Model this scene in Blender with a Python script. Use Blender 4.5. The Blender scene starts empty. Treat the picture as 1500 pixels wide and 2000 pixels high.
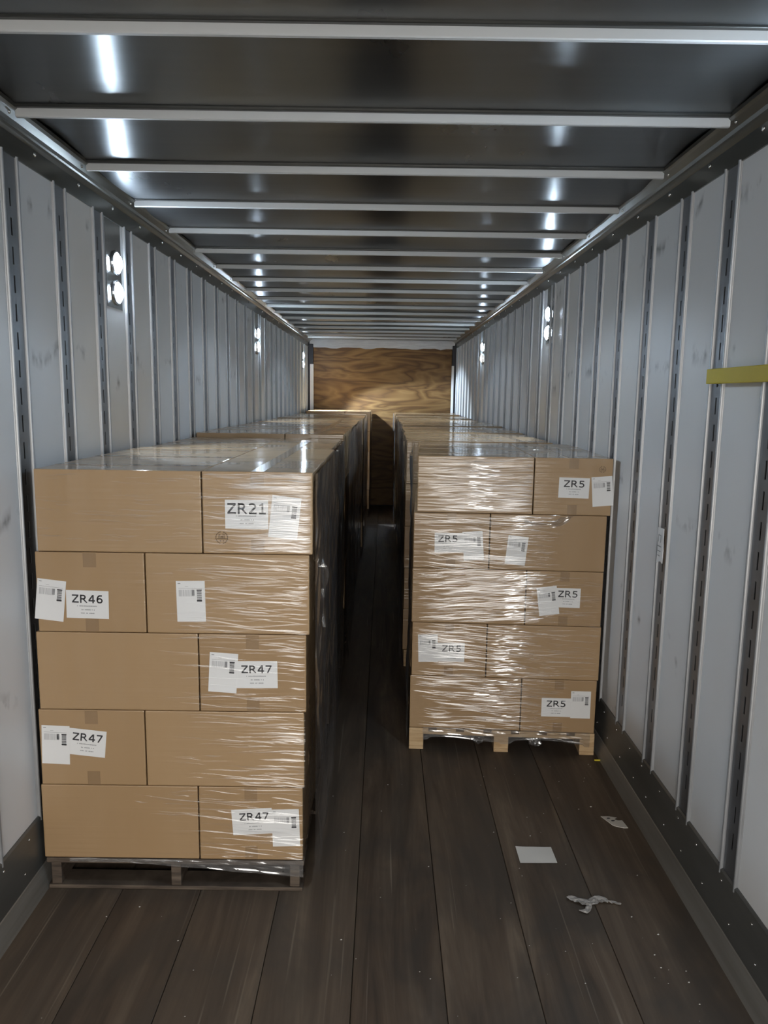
import bpy, bmesh, math, random
from mathutils import Vector, Matrix, noise

random.seed(7)
SC = bpy.context.scene
COL = SC.collection

# ------------------------------------------------------------------ camera, world, light, exposure
cam_d = bpy.data.cameras.new('camera')
cam_d.sensor_fit = 'HORIZONTAL'
cam_d.sensor_width = 36.0
cam_d.lens = 1480.9 / 1500 * 36.0
cam_d.clip_start, cam_d.clip_end = 0.02, 200
cam = bpy.data.objects.new('camera', cam_d)
COL.objects.link(cam)
PITCH, YAW, ROLL = 0.1518, -0.0012, 0.0141
fw = Vector((-math.sin(YAW) * math.cos(PITCH), math.cos(YAW) * math.cos(PITCH), -math.sin(PITCH)))
r0 = Vector((math.cos(YAW), math.sin(YAW), 0))
u0 = r0.cross(fw)
rt = r0 * math.cos(ROLL) + u0 * math.sin(ROLL)
up = u0 * math.cos(ROLL) - r0 * math.sin(ROLL)
cm = Matrix((rt, up, -fw)).transposed().to_4x4()
cm.translation = Vector((0.0522, 0.0, 1.9085))
cam.matrix_world = cm
SC.camera = cam

world = bpy.data.worlds.new('daylight')
SC.world = world
world.use_nodes = True
bg = world.node_tree.nodes['Background']
bg.inputs[0].default_value = (1.0, 0.95, 0.88, 1)
bg.inputs[1].default_value = 5.5

REAR_Y, FRONT_Y = -2.8, 13.2
pd = bpy.data.lights.new('doorway_portal', 'AREA')
pd.shape = 'RECTANGLE'; pd.size, pd.size_y = 2.45, 2.75
pd.cycles.is_portal = True
po = bpy.data.objects.new('doorway_portal', pd)
po.location = (0, REAR_Y - 0.05, 1.4)
po.rotation_euler = (math.radians(90), 0, 0)
COL.objects.link(po)

LENS_STRENGTH = 105.0
SPOT_WATTS = 27.0
LAMP_COLOR = (0.68, 0.84, 1.0)

SC.view_settings.view_transform = 'Standard'
SC.view_settings.look = 'None'
SC.view_settings.exposure = 0.58
SC.view_settings.gamma = 1.0
SC.view_settings.use_curve_mapping = False
SC.cycles.use_denoising = True
SC.cycles.max_bounces = 6
SC.cycles.diffuse_bounces = 4
SC.cycles.glossy_bounces = 4
SC.cycles.transparent_max_bounces = 8
SC.cycles.caustics_reflective = False
SC.cycles.sample_clamp_indirect = 6.0


# ------------------------------------------------------------------ node helpers
class NT:
    def __init__(self, name):
        self.m = bpy.data.materials.new(name)
        self.m.use_nodes = True
        self.t = self.m.node_tree
        self.p = self.t.nodes['Principled BSDF']
        self.out = self.t.nodes['Material Output']

    def n(self, typ, **kw):
        nd = self.t.nodes.new(typ)
        ins = kw.pop('ins', {})
        for k, v in kw.items():
            setattr(nd, k, v)
        for k, v in ins.items():
            if hasattr(v, 'is_output'):
                self.t.links.new(v, nd.inputs[k])
            else:
                nd.inputs[k].default_value = v
        return nd

    def link(self, a, b):
        self.t.links.new(a, b)

    def setp(self, **kw):
        for k, v in kw.items():
            k = k.replace('_', ' ')
            if hasattr(v, 'is_output'):
                self.t.links.new(v, self.p.inputs[k])
            else:
                self.p.inputs[k].default_value = v

    def coord(self, which='Object'):
        if which == 'World':
            return self.n('ShaderNodeNewGeometry').outputs['Position']
        return self.n('ShaderNodeTexCoord').outputs[which]

    def mapping(self, vec, scale=(1, 1, 1), loc=(0, 0, 0)):
        return self.n('ShaderNodeMapping', ins={'Vector': vec, 'Scale': scale, 'Location': loc}).outputs[0]

    def noise(self, vec, scale=1.0, detail=3.0, rough=0.55, dist=0.0):
        return self.n('ShaderNodeTexNoise', ins={'Vector': vec, 'Scale': scale, 'Detail': detail, 'Roughness': rough, 'Distortion': dist}).outputs['Fac']

    def ramp(self, fac, stops):
        r = self.n('ShaderNodeValToRGB', ins={'Fac': fac})
        e = r.color_ramp.elements
        while len(e) < len(stops):
            e.new(0.5)
        for el, (p, c) in zip(e, stops):
            el.position = p
            el.color = (c, c, c, 1) if isinstance(c, (int, float)) else (*c, 1)
        return r.outputs[0]

    def mix(self, fac, a, b, mode='MIX'):
        nd = self.n('ShaderNodeMix', data_type='RGBA', blend_type=mode)
        for i, v in ((0, fac), (6, a), (7, b)):
            if hasattr(v, 'is_output'):
                self.t.links.new(v, nd.inputs[i])
            elif i == 0:
                nd.inputs[0].default_value = v
            else:
                nd.inputs[i].default_value = (*v, 1)
        return nd.outputs[2]

    def math(self, op, a, b=0.0, c=0.0):
        nd = self.n('ShaderNodeMath', operation=op)
        for i, v in enumerate((a, b, c)):
            if hasattr(v, 'is_output'):
                self.t.links.new(v, nd.inputs[i])
            else:
                nd.inputs[i].default_value = v
        return nd.outputs[0]

    def bump(self, h, strength=0.3, dist=0.01, normal=None):
        ins = {'Height': h, 'Strength': strength, 'Distance': dist}
        if normal is not None:
            ins['Normal'] = normal
        return self.n('ShaderNodeBump', ins=ins).outputs[0]

    def rand(self):
        return self.n('ShaderNodeObjectInfo').outputs['Random']


def simple(name, col, rough=0.5, metal=0.0, var=0.12, scale=(6, 6, 6), **kw):
    t = NT(name)
    f = t.noise(t.mapping(t.coord(), scale), 1.0, 4)
    c = t.mix(f, tuple(v * (1 - var) for v in col), tuple(min(1, v * (1 + var)) for v in col))
    t.setp(Base_Color=c, Roughness=rough, Metallic=metal, **kw)
    return t.m


M = {}
# white wall liner
t = NT('white_liner')
pos = t.coord('World')
rnd = t.rand()
base = t.mix(rnd, (0.70, 0.715, 0.735), (0.76, 0.75, 0.735))
big = t.noise(t.mapping(pos, (1, 2.5, 1.2)), 1.5, 2)
base = t.mix(t.ramp(big, [(0.35, 0.0), (0.8, 0.25)]), base, (0.60, 0.595, 0.58))
warp = t.noise(t.mapping(pos, (1, 1.1, 0.6)), 1.3, 2)
sep = t.n('ShaderNodeSeparateXYZ', ins={0: pos})
zz = t.math('ADD', sep.outputs[2], t.math('MULTIPLY', warp, 0.55))
band = t.math('PINGPONG', zz, 0.29)
line = t.ramp(band, [(0.0, 1.0), (0.016, 0.55), (0.045, 0.0)])
breakup = t.ramp(t.noise(t.mapping(pos, (1, 5, 3), (3, 1, 7)), 2.0, 3), [(0.56, 0.0), (0.70, 0.75)])
base = t.mix(t.math('MULTIPLY', line, breakup), base, (0.10, 0.10, 0.105))
t.setp(Base_Color=base, Roughness=0.36)
M['liner'] = t.m


def metal(name, c0, c1, rough, scale, bump=0.0, metallic=1.0, bscale=(4, 4, 4), bd=0.004):
    t = NT(name)
    pos = t.coord('World')
    f = t.noise(t.mapping(pos, scale), 1.0, 5, 0.6)
    t.setp(Base_Color=t.mix(f, c0, c1), Metallic=metallic, Roughness=t.n('ShaderNodeMapRange', ins={0: f, 3: rough * 0.75, 4: rough * 1.3}).outputs[0])
    if bump:
        t.setp(Normal=t.bump(t.noise(t.mapping(pos, bscale), 1.0, 2), bump, bd))
    return t.m


M['web'] = metal('galvanized_post_steel', (0.17, 0.178, 0.19), (0.31, 0.32, 0.34), 0.34, (9, 9, 14), 0.10, 0.75, (20, 20, 30), 0.002)
M['bead'] = metal('extruded_aluminium', (0.30, 0.31, 0.32), (0.42, 0.43, 0.45), 0.45, (8, 8, 3), 0, 0.75)
M['rail'] = metal('brushed_rail_aluminium', (0.11, 0.11, 0.102), (0.19, 0.19, 0.175), 0.30, (6, 0.8, 20), 0.1, 0.9, (2, 3, 2), 0.01)
M['kick'] = metal('scuffed_kick_plate_steel', (0.075, 0.078, 0.076), (0.22, 0.22, 0.21), 0.40, (4, 1.0, 9), 0.15, 0.55, (3, 3, 8), 0.006)
M['sill'] = metal('worn_sill_aluminium', (0.15, 0.14, 0.125), (0.36, 0.34, 0.31), 0.5, (5, 1.2, 30), 0.1, 0.5)
M['roof'] = metal('bright_roof_sheet', (0.15, 0.155, 0.165), (0.22, 0.225, 0.23), 0.29, (2.5, 1.2, 1), 0.35, 1.0, (0.7, 6, 1), 0.006)
_n = M['roof'].node_tree
_p = _n.nodes['Principled BSDF']
_p.inputs['Anisotropic'].default_value = 0.9
_v = _n.nodes.new('ShaderNodeCombineXYZ')
_v.inputs[1].default_value = 1.0
_n.links.new(_v.outputs[0], _p.inputs['Tangent'])      # rolled lengthwise: the gloss smears along the trailer
M['bow'] = metal('roof_bow_steel', (0.60, 0.61, 0.61), (0.70, 0.71, 0.71), 0.45, (3, 8, 8), 0, 0.1)
M['bow_dark'] = metal('roof_bow_flange_steel', (0.07, 0.07, 0.07), (0.13, 0.13, 0.12), 0.4, (3, 8, 8), 0, 0.9)
M['rivet'] = simple('rivet_steel', (0.75, 0.75, 0.74), 0.25, 1.0)
M['header'] = metal('header_aluminium', (0.22, 0.22, 0.23), (0.42, 0.42, 0.42), 0.35, (5, 5, 40), 0, 0.7)
M['skin'] = simple('outer_wall_skin', (0.03, 0.03, 0.032), 0.7)
M['corner'] = simple('corner_post_steel', (0.035, 0.036, 0.045), 0.5, 0.4)
M['white_paint'] = simple('white_painted_strip', (0.88, 0.88, 0.89), 0.4)

# floor planks: laminated hardwood, dirty
t = NT('dirty_hardwood')
pos = t.coord('World')
rnd = t.rand()
mv = t.n('ShaderNodeCombineXYZ', ins={0: t.math('MULTIPLY', rnd, 13.0), 1: t.math('MULTIPLY', rnd, 31.0)}).outputs[0]
pv = t.n('ShaderNodeVectorMath', operation='ADD', ins={0: pos, 1: mv}).outputs[0]
fine = t.noise(t.mapping(pv, (55, 1.6, 1)), 1.0, 3, 0.6)
streak = t.noise(t.mapping(pv, (9, 0.7, 1)), 1.0, 4, 0.62, 1.2)
dirt = t.noise(t.mapping(pv, (2.6, 1.3, 1)), 1.0, 4, 0.65, 0.5)
c = t.ramp(streak, [(0.30, (0.034, 0.022, 0.014)), (0.46, (0.094, 0.063, 0.041)), (0.60, (0.140, 0.099, 0.067)), (0.74, (0.235, 0.175, 0.122))])
c = t.mix(t.ramp(fine, [(0.3, 0.0), (0.75, 0.35)]), c, (0.040, 0.028, 0.020))
c = t.mix(t.ramp(dirt, [(0.36, 0.75), (0.56, 0.0)]), c, (0.040, 0.034, 0.029))
c = t.mix(t.math('MULTIPLY', rnd, 0.35), c, (0.125, 0.098, 0.075))
scr = t.ramp(t.noise(t.mapping(pv, (45, 0.8, 1), (2, 5, 0)), 1.0, 2), [(0.66, 0.0), (0.76, 0.6)])
c = t.mix(scr, c, (0.27, 0.22, 0.17))
t.setp(Base_Color=c, Roughness=t.n('ShaderNodeMapRange', ins={0: dirt, 3: 0.50, 4: 0.75}).outputs[0],
       Normal=t.bump(fine, 0.25, 0.002))
M['floor'] = t.m

# plywood
t = NT('plywood_grain')
pos = t.coord('World')
pw = t.mapping(pos, (0.55, 1, 2.6))
nz = t.noise(pw, 1.3, 3, 0.5, 0.6)
rings = t.math('PINGPONG', t.math('MULTIPLY', nz, 13.0), 1.0)
fine = t.noise(t.mapping(pos, (3, 1, 60)), 1.0, 3)
c = t.ramp(rings, [(0.0, (0.098, 0.043, 0.010)), (0.35, (0.17, 0.085, 0.023)), (1.0, (0.27, 0.152, 0.052))])
c = t.mix(t.math('MULTIPLY', fine, 0.35), c, (0.085, 0.040, 0.011))
t.setp(Base_Color=c, Roughness=0.55)
M['plywood'] = t.m

# cardboard clung by clear stretch film: the film is the coat
t = NT('film_wrapped_cardboard')
pos = t.coord('World')
obj = t.coord('Object')
rnd = t.rand()
base = t.mix(rnd, (0.345, 0.216, 0.104), (0.405, 0.262, 0.134))
blot = t.noise(t.mapping(pos, (5, 5, 1.2)), 1.0, 3)
base = t.mix(t.ramp(blot, [(0.3, 0.0), (0.75, 0.35)]), base, (0.44, 0.300, 0.168))
mask = t.ramp(t.noise(t.mapping(pos, (2.6, 2.6, 2.2), (4, 2, 9)), 1.0, 3), [(0.36, 0.45), (0.62, 1.0)])
w1 = t.noise(t.mapping(pos, (2.2, 2.2, 75)), 1.0, 1, 0.5, 0.2)
w2 = t.noise(t.mapping(pos, (7, 26, 12), (5, 0, 0)), 1.0, 2, 0.5, 0.5)
h = t.math('ADD', t.math('MULTIPLY', w1, mask), t.math('MULTIPLY', w2, 0.26))
cn = t.bump(h, 0.8, 0.0045)
t.setp(Base_Color=base, Roughness=0.62, Coat_Weight=t.math('MULTIPLY', mask, 1.0), Coat_Roughness=0.10, Coat_IOR=1.5, Coat_Normal=cn)
M['card'] = t.m

M['tape'] = simple('clear_packing_tape', (0.31, 0.205, 0.115), 0.22, Coat_Weight=0.4)
M['paper'] = simple('label_paper', (0.80, 0.80, 0.80), 0.5, var=0.03, Coat_Weight=0.25, Coat_Roughness=0.15)
M['floor_paper'] = simple('scrap_paper', (0.70, 0.665, 0.61), 0.7, var=0.08)
M['ink'] = simple('black_print', (0.035, 0.035, 0.04), 0.5)
M['ink_grey'] = simple('grey_print', (0.30, 0.30, 0.31), 0.5)
M['ink_pale'] = simple('pale_grey_print', (0.52, 0.52, 0.53), 0.5)
M['stamp'] = simple('stamp_ink', (0.13, 0.085, 0.05), 0.7)
M['yellow'] = simple('yellow_paint', (0.58, 0.47, 0.03), 0.42)
M['bezel'] = simple('lamp_bezel_steel', (0.55, 0.57, 0.6), 0.22, 1.0)
M['plate'] = metal('lamp_plate_steel', (0.30, 0.30, 0.29), (0.45, 0.45, 0.44), 0.25, (5, 5, 5), 0.1, 0.95)
M['crumb'] = simple('pale_crumbs', (0.55, 0.52, 0.48), 0.6)
M['concrete'] = simple('dock_concrete', (0.36, 0.35, 0.33), 0.8)

t = NT('led_lens')
t.setp(Base_Color=(0.9, 0.95, 1, 1), Roughness=0.3, Emission_Color=(*LAMP_COLOR, 1), Emission_Strength=LENS_STRENGTH)
M['lens'] = t.m


def wood(name, dark, mid, light, axis_scale):
    t = NT(name)
    obj = t.coord('Object')
    rnd = t.rand()
    mv = t.n('ShaderNodeCombineXYZ', ins={0: t.math('MULTIPLY', rnd, 17.0), 1: t.math('MULTIPLY', rnd, 9.0), 2: t.math('MULTIPLY', rnd, 5.0)}).outputs[0]
    pv = t.n('ShaderNodeVectorMath', operation='ADD', ins={0: obj, 1: mv}).outputs[0]
    f = t.noise(t.mapping(pv, axis_scale), 1.0, 4, 0.6, 0.4)
    t.setp(Base_Color=t.ramp(f, [(0.3, dark), (0.5, mid), (0.72, light)]), Roughness=0.75, Normal=t.bump(f, 0.3, 0.003))
    return t.m


M['pine'] = wood('fresh_pine', (0.42, 0.27, 0.13), (0.55, 0.38, 0.21), (0.64, 0.47, 0.28), (6, 6, 40))
M['grey_wood'] = wood('weathered_pallet_wood', (0.035, 0.025, 0.018), (0.085, 0.062, 0.045), (0.15, 0.115, 0.085), (5, 5, 45))


def film(name, base_fac, rough, milk=0.1, grazing=1.0, tint=(0.95, 0.96, 0.98)):
    t = NT(name)
    tr = t.n('ShaderNodeBsdfTransparent', ins={'Color': (0.98, 0.98, 0.98, 1)})
    gl = t.n('ShaderNodeBsdfGlossy', ins={'Color': (*tint, 1), 'Roughness': rough})
    lw = t.n('ShaderNodeLayerWeight', ins={'Blend': 0.4})
    fac = t.math('ADD', t.math('MULTIPLY', lw.outputs['Fresnel'], grazing), base_fac)
    df = t.n('ShaderNodeBsdfDiffuse', ins={'Color': (0.85, 0.85, 0.86, 1)})
    gd = t.n('ShaderNodeMixShader', ins={0: milk, 1: gl.outputs[0], 2: df.outputs[0]})
    mx = t.n('ShaderNodeMixShader', ins={0: fac, 1: tr.outputs[0], 2: gd.outputs[0]})
    t.link(mx.outputs[0], t.out.inputs[0])
    return t.m


M['film'] = film('clear_stretch_film', 0.03, 0.12, 0.05)
M['fold'] = film('stretch_film_fold', 0.062, 0.19, 0.25, 0.22)
M['gathered'] = film('gathered_and_glint_film', 0.20, 0.13, 0.15, 0.3)  # loose film, and the shinier folds added to imitate a band of glints


# ------------------------------------------------------------------ mesh helpers
class MB:
    """collects shapes, then builds one mesh"""
    def __init__(self):
        self.v, self.f = [], []

    def add(self, vs, fs):
        o = len(self.v)
        self.v += [tuple(v) for v in vs]
        self.f += [tuple(i + o for i in f) for f in fs]
        return self

    def box(self, x0, x1, y0, y1, z0, z1):
        vs = [(x, y, z) for x in (x0, x1) for y in (y0, y1) for z in (z0, z1)]
        return self.add(vs, [(0, 1, 3, 2), (4, 6, 7, 5), (0, 4, 5, 1), (2, 3, 7, 6), (0, 2, 6, 4), (1, 5, 7, 3)])

    def prism_y(self, prof, y0, y1):
        """closed profile of (x, z) extruded along Y"""
        n = len(prof)
        vs = [(x, y0, z) for x, z in prof] + [(x, y1, z) for x, z in prof]
        fs = [(i, (i + 1) % n, n + (i + 1) % n, n + i) for i in range(n)]
        return self.add(vs, fs + [tuple(range(n - 1, -1, -1)), tuple(range(n, 2 * n))])

    def prism_x(self, prof, x0, x1):
        n = len(prof)
        vs = [(x0, y, z) for y, z in prof] + [(x1, y, z) for y, z in prof]
        fs = [(i, (i + 1) % n, n + (i + 1) % n, n + i) for i in range(n)]
        return self.add(vs, fs + [tuple(range(n - 1, -1, -1)), tuple(range(n, 2 * n))])

    def poly_xz(self, pts, y0, y1):
        n = len(pts)
        vs = [(x, y0, z) for x, z in pts] + [(x, y1, z) for x, z in pts]
        fs = [(i, (i + 1) % n, n + (i + 1) % n, n + i) for i in range(n)]
        return self.add(vs, fs + [tuple(range(n - 1, -1, -1)), tuple(range(n, 2 * n))])

    def disc_x(self, x, y, z, r, h, n=20, sgn=1, dome=0.0):
        """a round boss standing along X from x to x + sgn*h"""
        vs = [(x, y + r * math.cos(a), z + r * math.sin(a)) for a in [2 * math.pi * i / n for i in range(n)]]
        vs += [(x + sgn * h, y + .93 * r * math.cos(a), z + .93 * r * math.sin(a)) for a in [2 * math.pi * i / n for i in range(n)]]
        vs += [(x + sgn * (h + dome * .7), y + .6 * r * math.cos(a), z + .6 * r * math.sin(a)) for a in [2 * math.pi * i / n for i in range(n)]]
        vs.append((x + sgn * (h + dome), y, z))
        fs = []
        for k in (0, n):
            fs += [(k + i, k + (i + 1) % n, k + n + (i + 1) % n, k + n + i) for i in range(n)]
        fs += [(2 * n + i, 2 * n + (i + 1) % n, 3 * n) for i in range(n)]
        return self.add(vs, fs + [tuple(range(n))])

    def ring_x(self, x, y, z, r0, r1, h, n=24, sgn=1):
        vs = []
        for (xx, r) in ((x, r1), (x + sgn * h, r1 * .97), (x + sgn * h, r0), (x, r0)):
            vs += [(xx, y + r * math.cos(2 * math.pi * i / n), z + r * math.sin(2 * math.pi * i / n)) for i in range(n)]
        fs = []
        for k in range(4):
            k2 = (k + 1) % 4
            fs += [(k * n + i, k * n + (i + 1) % n, k2 * n + (i + 1) % n, k2 * n + i) for i in range(n)]
        return self.add(vs, fs)

    def grid(self, fn, nu, nv):
        vs = [fn(i / nu, j / nv) for j in range(nv + 1) for i in range(nu + 1)]
        fs = [(j * (nu + 1) + i, j * (nu + 1) + i + 1, (j + 1) * (nu + 1) + i + 1, (j + 1) * (nu + 1) + i) for j in range(nv) for i in range(nu)]
        return self.add(vs, fs)

    def mesh(self, name, mat, smooth=False, bevel=0.0, fix=True):
        me = bpy.data.meshes.new(name)
        me.from_pydata(self.v, [], self.f)
        if bevel or fix:
            bm = bmesh.new(); bm.from_mesh(me)
            if fix:
                bmesh.ops.recalc_face_normals(bm, faces=bm.faces)
            if bevel:
                bmesh.ops.bevel(bm, geom=bm.edges[:], offset=bevel, segments=2, affect='EDGES', profile=0.6)
            bm.to_mesh(me); bm.free()
        me.materials.append(M[mat] if isinstance(mat, str) else mat)
        if smooth:
            me.shade_smooth()
        return me

    def build(self, name, mat, parent=None, smooth=False, bevel=0.0, fix=True):
        return put(name, self.mesh(name, mat, smooth, bevel, fix), parent)


def put(name, me, parent=None, mtx=None):
    o = bpy.data.objects.new(name, me)
    COL.objects.link(o)
    if parent is not None:
        o.parent = parent
    if mtx is not None:
        o.matrix_basis = mtx
    return o


def empty(name, loc=(0, 0, 0), rz=0.0):
    o = bpy.data.objects.new(name, None)
    o.location = loc
    o.rotation_euler = (0, 0, rz)
    o.empty_display_size = 0.1
    COL.objects.link(o)
    return o


def tag(o, label, cat, group=None):
    o['label'] = label
    o['category'] = cat
    if group:
        o['group'] = group
    return o


def struct(o, label=None):
    o['kind'] = 'structure'
    if label:
        o['label'] = label
    return o


# ------------------------------------------------------------------ the setting
W = 1.26                       # inner face of the wall liner, left and right of the centre line
RAIL_Z, BOW_Z, ROOF_Z, KICK_Z = 2.715, 2.828, 2.8515, 0.294

# dock outside the open rear end
g = MB().box(-14, 14, -30, REAR_Y - 0.02, -0.25, -0.02).build('ground', 'concrete')
struct(g, 'concrete dock floor outside the open rear end')

# floor: sub-floor with planks
fl = MB().box(-1.30, 1.30, REAR_Y, FRONT_Y, -0.08, -0.042).build('floor', 'skin')
struct(fl, 'dark worn hardwood plank floor of the trailer')
seams = [-1.245] + [-0.939 + 0.3035 * k for k in range(8)]
seams[-1] = 1.245
for a, b in zip(seams[:-1], seams[1:]):
    if b - a < 0.02:
        continue
    p = MB()
    lip = 0.002
    g2 = 0.0012
    p.prism_y([(a + g2, -0.04), (b - g2, -0.04), (b - g2, -lip), (b - g2 - lip, 0), (a + g2 + lip, 0), (a + g2, -lip)], REAR_Y, FRONT_Y)
    p.build('plank', 'floor', fl)

# walls
POST_Y = {-1: [2.765 + 0.4058 * k for k in range(-6, 26)], 1: [2.790 + 0.4040 * k for k in range(-6, 26)]}


def post_meshes(s):
    """a slotted logistics post: web with real slots, and two rounded beads; the origin on the floor, facing -s along X"""
    z0, z1 = KICK_Z - 0.02, RAIL_Z + 0.005
    hw, sw = 0.0475, 0.0052
    xa, xb = s * (W - 0.002), s * (W + 0.0005)
    m = MB()
    m.box(min(xa, xb), max(xa, xb), -hw, -sw, z0, z1)
    m.box(min(xa, xb), max(xa, xb), sw, hw, z0, z1)
    z = 2.603
    cuts = []
    while z > z0 + 0.12:
        cuts.append((z - 0.060, z)); z -= 0.0977
    prev = z1
    for lo, hi in cuts:
        m.box(min(xa, xb), max(xa, xb), -sw, sw, hi, prev); prev = lo
    m.box(min(xa, xb), max(xa, xb), -sw, sw, z0, prev)
    web = m.mesh('post', 'web', fix=True)
    beads = []
    for sy in (-1, 1):
        b = MB()
        yc, r = sy * 0.0540, 0.0062
        n = 8
        prof = [(s * (W + 0.001), yc - r * 1.15)] + [(s * (W - 0.002 - 0.011 * math.sin(math.pi * i / n)), yc - r * math.cos(math.pi * i / n)) for i in range(n + 1)] + [(s * (W + 0.001), yc + r * 1.15)]
        k = len(prof)
        vs = [(x, y, z0) for x, y in prof] + [(x, y, z1) for x, y in prof]
        fs = [(i, i + 1, k + i + 1, k + i) for i in range(k - 1)] + [tuple(range(k)), tuple(range(2 * k - 1, k - 1, -1))]
        b.add(vs, fs)
        beads.append(b.mesh('bead', 'bead', smooth=False))
    return web, beads


LAMP_Y = {-1: [-0.40, 3.80, 7.93, 12.25], 1: [-1.87, 1.94, 5.75, 9.56]}
for s, side in ((-1, 'left'), (1, 'right')):
    xo = sorted((s * 1.285, s * 1.305))
    wall = MB().box(xo[0], xo[1], REAR_Y, FRONT_Y + 0.1, -0.05, 2.89).build('wall_' + side, 'skin')
    struct(wall, 'trailer %s wall of white liner strips and slotted metal posts' % side)
    web, beads = post_meshes(s)
    ys = POST_Y[s]
    for y in ys:
        o = put('post', web, wall, Matrix.Translation((0, y, 0)))
        for b in beads:
            put('bead', b, o)
    # liner strips
    px = sorted((s * W, s * (W + 0.005)))
    edges = [REAR_Y] + ys + [FRONT_Y]
    cache = {}
    for a, b in zip(edges[:-1], edges[1:]):
        la = a + (0.052 if a in ys else 0)
        lb = b - (0.052 if b in ys else 0)
        key = round(lb - la, 3)
        if key not in cache:
            cache[key] = MB().box(px[0], px[1], -key / 2, key / 2, 0.0, 2.80).mesh('panel', 'liner')
        put('panel', cache[key], wall, Matrix.Translation((0, (la + lb) / 2, 0)))
    # kick plate with sill strip
    k = MB()
    k.prism_y([(s * (W + 0.004), 0.0), (s * (W - 0.010), 0.0), (s * (W - 0.010), KICK_Z - 0.006), (s * (W - 0.004), KICK_Z), (s * (W + 0.004), KICK_Z)], REAR_Y, FRONT_Y)
    kb = k.build('baseboard_' + side, 'kick')
    struct(kb, 'dark scuffed steel kick plate along the %s wall' % side)
    MB().prism_y([(s * (W - 0.008), 0.0), (s * 1.226, 0.0), (s * 1.228, 0.006), (s * (W - 0.013), 0.088), (s * (W - 0.008), 0.094)], REAR_Y, FRONT_Y).build('sill_strip', 'sill', kb)
    rv = MB()
    y = 1.2
    while y < 9:
        rv.disc_x(s * (W - 0.010), y + random.uniform(-.02, .02), 0.055 + 0.20, 0.005, 0.002, 8, -s, 0.002)
        rv.disc_x(s * (W - 0.010), y + 0.13 + random.uniform(-.02, .02), 0.145, 0.005, 0.002, 8, -s, 0.002)
        y += 0.2032
    o = rv.build('rivets', 'rivet', kb, smooth=True); o['kind'] = 'stuff'
    # top rail: flat band, step, rounded ledge that carries the bows
    prof = [(W + 0.02, RAIL_Z), (W - 0.006, RAIL_Z), (W - 0.006, RAIL_Z + 0.073), (W - 0.016, RAIL_Z + 0.083), (W - 0.022, RAIL_Z + 0.090),
            (W - 0.030, RAIL_Z + 0.093), (W - 0.036, RAIL_Z + 0.104), (W - 0.060, RAIL_Z + 0.118), (W - 0.070, RAIL_Z + 0.126), (W - 0.070, RAIL_Z + 0.140), (W - 0.03, RAIL_Z + 0.142), (W - 0.03, 2.892), (W + 0.02, 2.892)]
    prof = [(s * x, z) for x, z in prof]
    tr = MB().prism_y(prof, REAR_Y, FRONT_Y).build('trim_1' if s < 0 else 'trim_2', 'rail')
    struct(tr, 'aluminium top rail between %s wall and roof' % side)
    rv = MB()
    for y in ys:
        for dy, dz in ((0.2, 0.045),):
            rv.disc_x(s * (W - 0.006), y + dy, RAIL_Z + dz + 0.012, 0.010, 0.003, 10, -s, 0.003)
    for kk in range(-3, 18):
        y = 2.109 + 0.6096 * kk
        rv.disc_x(s * (W - 0.050), y - 0.03, RAIL_Z + 0.110, 0.0065, 0.004, 10, -s, 0.003)
    o = rv.build('rivets', 'rivet', tr, smooth=True); o['kind'] = 'stuff'

# roof: outer skin, one sagging sheet for each bay, hat-section bows
ce = MB().box(-1.30, 1.30, REAR_Y, FRONT_Y + 0.1, 2.893, 2.91).build('ceiling', 'skin')
struct(ce, 'dark shiny metal roof with light cross bows')
BOWS = [2.109 + 0.6096 * k for k in range(-7, 18)]
bow = MB()
bow.prism_x([(-0.011, 2.843), (-0.011, 2.819), (-0.008, 2.816), (0.004, 2.816), (0.008, 2.819), (0.008, 2.843)], -1.197, 1.197)
bow_me = bow.mesh('roof_bow', 'bow')
fl2 = MB()
fl2.prism_x([(-0.026, 2.8445), (-0.024, 2.843), (0.024, 2.843), (0.024, 2.8525), (-0.026, 2.8525)], -1.225, 1.225)
fl_me = fl2.mesh('bow_flange', 'bow_dark')
for y in BOWS:
    o = put('roof_bow', bow_me, ce, Matrix.Translation((0, y, 0)))
    put('bow_flange', fl_me, o)
yb = [REAR_Y] + BOWS + [FRONT_Y]
for i, (a, b) in enumerate(zip(yb[:-1], yb[1:])):
    if b - a < 0.05:
        continue
    ph = random.uniform(0, 10)
    sag = random.choice((-1, 1, 1)) * random.uniform(0.008, 0.014)

    def sheet(u, v, a=a, b=b, ph=ph, sag=sag):
        x = -1.235 + 2.47 * u
        y = a + (b - a) * v
        e = math.sin(math.pi * v)
        zz = ROOF_Z - sag * e + e * 0.0030 * noise.noise((x * 1.1 + ph, y * 1.6, ph)) + e * 0.0012 * noise.noise((x * 3 + ph, y * 4.0, ph + 5))
        return (x, y, zz)
    MB().grid(sheet, 60, 20).build('roof_sheet', 'roof', ce, smooth=True)

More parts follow.
